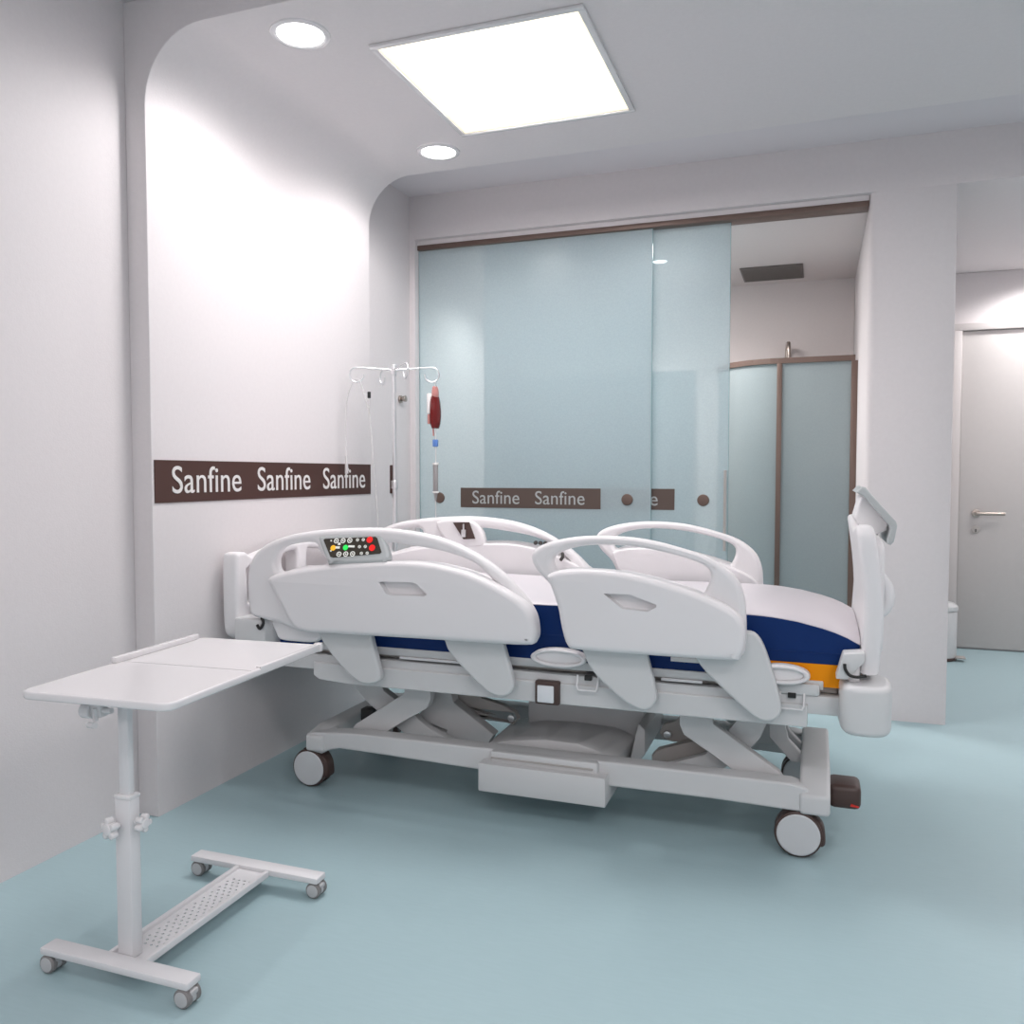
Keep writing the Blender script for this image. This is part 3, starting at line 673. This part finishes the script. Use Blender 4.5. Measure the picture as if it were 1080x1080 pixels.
MB().box(-.036, .020, .006, .0235, 1.475, 1.57, .004, M=rz).build('paper_label', LABELW, bb)
m = MB(); m.box(-.035, .020, .008, .022, 1.425, 1.472, .004, M=rz); m.build('rim_seam', PINK, bb)
MB().tube([(bx_, by_, 1.600), (bx_, by_, 1.616), (bx_+.004, by_, 1.628)], .003).build('loop', CHROME, bb)
ln = MB().tube([(bx_, by_, 1.41), (bx_+.002, by_, 1.30), (bx_, by_, 1.12), (bx_, by_, .95)], .0022).build('drip_line', TUBE, bb)
MB().tube([(bx_-.012, by_, 1.42), (bx_-.010, by_, 1.37)], .004, smooth=False).build('port', PINK, bb)
MB().box(bx_-.012, bx_+.012, by_-.010, by_+.010, 1.318, 1.352, .004).build('blue_clamp', CLIPB, ln)
m = MB(); m.cyl((bx_, by_, 1.105), (bx_, by_, 1.235), .0125, bev=.002); m.cyl((bx_, by_, 1.06), (bx_, by_, 1.10), .004, .010); m.build('drip_chamber', GREYC, ln)
m = MB(); m.cyl((bx_, by_, 1.232), (bx_, by_, 1.242), .015); m.cyl((bx_, by_, 1.098), (bx_, by_, 1.106), .015); m.build('chamber_cap', LABELW, ln)
# empty drip line over the left hook
L = math.hypot(-.165, -.06); hx, hy = px_-.165/L*(L+.004), py_-.06/L*(L+.004); hz = 1.636
lt = thing('infusion_tube', 'thin clear infusion tube looped over the left hook of the drip stand', 'tube', (hx, hy, hz))
MB().tube([(hx-.055, hy, 1.275), (hx-.058, hy, 1.40), (hx-.050, hy, 1.53), (hx-.028, hy, 1.60), (hx, hy, 1.636), (hx+.026, hy, 1.62), (hx+.048, hy, 1.55), (hx+.070, hy, 1.48), (hx+.080, hy, 1.38), (hx+.092, hy, 1.22), (hx+.106, hy, 1.08), (hx+.112, hy, .93)], .0024).build('line', TUBE, lt)
MB().cyl((hx-.055, hy, 1.19), (hx-.055, hy, 1.275), .009, .006, bev=.001).build('connector', TUBE, lt)
bb.location.z += .012; lt.location.z += .012
m = MB(); m.cyl((hx+.070, hy, 1.545), (hx+.070, hy, 1.575), .008, bev=.002); lc = m.build('clamp', BLACK, lt)
MB().tube([(hx+.070, hy, 1.55), (hx+.072, hy, 1.47)], .0025, smooth=False).build('branch', TUBE, lc)

# ------------------------------------------------------------------ overbed table
ot = thing('overbed_table', 'white overbed table on small casters left of the hospital bed', 'overbed table', (-1.525, 1.76, 0))
Rt = Matrix.Translation((-1.535, 1.77, 0)) @ Matrix.Rotation(math.radians(3.6), 4, 'Z')
z0, z1 = .684, .703
tt = MB().plate([rrect(-.205, .205, -.335, .335, .03)], z0, z1, bev=.005, plane='xy', smooth=False, M=Rt).build('table_top', TABLEW, ot, ang=50)
m = MB(); m.box(.190, .2055, .02, .32, z0+.002, z1+.0035, .0015, M=Rt); m.box(.185, .2058, .322, .340, z0-.001, z1+.004, .002, M=Rt); m.build('edge_rail', TABLEW, tt)
m = MB(); m.box(-.200, .198, -.012, -.009, z1-.001, z1+.0006, M=Rt); m.build('joint_line', CASTG, tt)
m = MB(); m.box(-.206, -.190, -.04, .305, z1, z1+.016, .003, M=Rt); m.build('book_ledge', TABLEW, tt)
m = MB(); m.box(-.145, .145, -.26, -.20, z0-.022, z0, .003, M=Rt); m.box(-.145, .145, .20, .24, z0-.022, z0, .003, M=Rt); m.box(-.03, .03, -.26, .24, z0-.024, z0, .003, M=Rt); m.build('support_frame', TFRAME, ot)
PX, PY = -1.527, 1.548
m = MB(); m.box(PX-.015, PX+.015, PY-.009, PY+.009, .40, .684, .003); m.build('inner_column', TFRAME, ot)
m = MB(); m.box(PX-.022, PX+.023, PY-.016, PY+.017, .052, .440, .003); m.build('outer_column', TFRAME, ot)
m = MB(); m.box(PX-.0235, PX+.0245, PY-.0175, PY+.0185, .434, .444, .002); m.build('column_cap', TABLEW, ot)
def star(c, axis, r=.024):
    m = MB(); c = Vector(c); A = Vector(axis).normalized(); u = A.orthogonal().normalized(); v = A.cross(u)
    m.cyl(c, c+A*.022, r*.62, bev=.003)
    for k in range(5):
        t = 2*PI*k/5+.3; p = c + A*.011 + (u*math.cos(t)+v*math.sin(t))*r*.75
        m.cyl(p-A*.009, p+A*.009, r*.36, bev=.003, seg=16)
    m.cyl(c-A*.012, c, .006)
    m.build('star_knob', TABLEW, ot)
star((PX-.012, PY-.028, .372), (-.2, -1, 0)); star((PX+.034, PY+.002, .378), (1, 0, 0), .020)
m = MB(); m.cyl((PX-.105, PY-.02, .640), (PX-.075, PY-.02, .640), .019, bev=.004); m.cyl((PX-.09, PY-.02, .640), (PX-.02, PY-.02, .645), .007)
m.box(PX-.082, PX-.045, PY-.03, PY-.005, .628, .668, .003); m.tube([(PX-.07, PY-.04, .612), (PX-.035, PY-.055, .618)], .007, smooth=False); m.cyl((PX-.06, PY-.03, .62), (PX-.06, PY-.03, .65), .006)
m.build('tilt_clamp', TABLEW, ot)
# H base
m = MB(); m.box(-1.742, -1.305, 1.484, 1.532, .044, .062, .004); m.build('front_foot_bar', TFRAME, ot)
m = MB(); m.box(-1.742, -1.305, 2.006, 2.054, .044, .062, .004); m.build('rear_foot_bar', TFRAME, ot)
# perforated spine: a plate with round holes and two turned-up edges
outer = [(-1.578,1.531),(-1.468,1.531),(-1.466,2.006),(-1.574,2.006)]
holes = []
for i in range(22):
    for j in range(4):
        holes.append(circ(-1.548+.018*j+(.009 if i % 2 else 0), 1.60+i*.0165, .0042, 6)[::-1])
m = MB(); m.plate([outer]+holes, .048, .051, bev=0, plane='xy', smooth=False)
m.box(-1.578, -1.566, 1.531, 2.006, .042, .060, .002); m.box(-1.476, -1.464, 1.531, 2.006, .042, .060, .002)
m.build('perforated_spine', TFRAME, ot)
def small_caster(x, y):
    c = bpy.data.objects.new('caster', None); C.objects.link(c); c.parent = ot; OFF[c.name] = OFF[ot.name]
    r = .0225
    for f in (-1, 1):
        m = MB(); m.lathe([(0, -.008), (r-.003, -.008), (r, -.005), (r, .005), (r-.003, .008), (0, .008)], (x, y+f*.014, r), 'y', seg=28); m.build('wheel', TYRE, c)
        MB().cyl((x, y+f*.020, r), (x, y+f*.0235, r), r-.005, bev=.001, seg=24).build('wheel_disc', CASTG, c)
    m = MB(); m.cyl((x, y-.006, r), (x, y+.006, r), r*.9, seg=24); m.box(x-.004, x+.022, y-.012, y+.012, r+.004, r+.017, .004); m.cyl((x+.004, y, .030), (x+.004, y, .044), .007); m.build('fork', CASTG, c)
for x in (-1.722, -1.322):
    small_caster(x, 1.506); small_caster(x, 2.031)

# ------------------------------------------------------------------ light
def area(x, y, z, sx, sy, e, col):
    l = bpy.data.lights.new('a', 'AREA'); l.shape = 'RECTANGLE'; l.size = sx; l.size_y = sy; l.energy = e; l.color = col
    o = bpy.data.objects.new('lamp_area', l); C.objects.link(o); o.location = (x, y, z); return o
def spot(x, y, z, e, ang=150, blend=.6, r=.06, col=(1, .98, .98)):
    l = bpy.data.lights.new('s', 'SPOT'); l.energy = e; l.spot_size = math.radians(ang); l.spot_blend = blend; l.shadow_soft_size = r; l.color = col
    o = bpy.data.objects.new('lamp_spot', l); C.objects.link(o); o.location = (x, y, z); return o
spot(-1.655, 2.50, ZP-.02, 21, 166, .45, .05); spot(-1.655, 3.605, ZP-.02, 19, 166, .45, .05)
for x, y, z, e in ((-.7, .3, ZC, 11), (1.3, .3, ZC, 24), (1.6, 3.05, ZP, 14), (-.7, -1.6, ZC, 18), (1.3, -1.6, ZC, 26)):  # out-of-view fill lights, added to even out the room and brighten the rail faces
    area(x, y, z-.02, .7, .7, e, (1, .96, .96))
spot(1.35, 6.2, 2.54, 34, r=.08); area(2.0, 5.4, 2.54, .6, .6, 20, (1, .95, .94))
area(-.75, 4.95, 2.49, .3, .3, 12, (1, .94, .92)); spot(-.92, 5.22, 2.48, 35, r=.05, col=(1, .96, .94)); spot(-1.7, 5.22, 2.48, 60, r=.05, col=(1, .96, .94))
w = bpy.data.worlds.new('world'); S.world = w; w.use_nodes = True
w.node_tree.nodes['Background'].inputs[0].default_value = (.9, .93, 1, 1); w.node_tree.nodes['Background'].inputs[1].default_value = .3

# ------------------------------------------------------------------ camera
f = 892.0; th = math.atan(40/f); yaw = math.atan2(321, 892/math.cos(th))
cam = bpy.data.cameras.new('cam'); co = bpy.data.objects.new('camera', cam); C.objects.link(co)
cam.sensor_width = 36; cam.lens = 36*f/1080; cam.clip_start = .05
co.location = (0, 0, 1.2); co.rotation_euler = (PI/2 - th, 0, yaw)
S.camera = co
S.view_settings.view_transform = 'Standard'; S.view_settings.look = 'None'; S.view_settings.exposure = 0.12; S.view_settings.gamma = 1
S.view_settings.use_curve_mapping = False
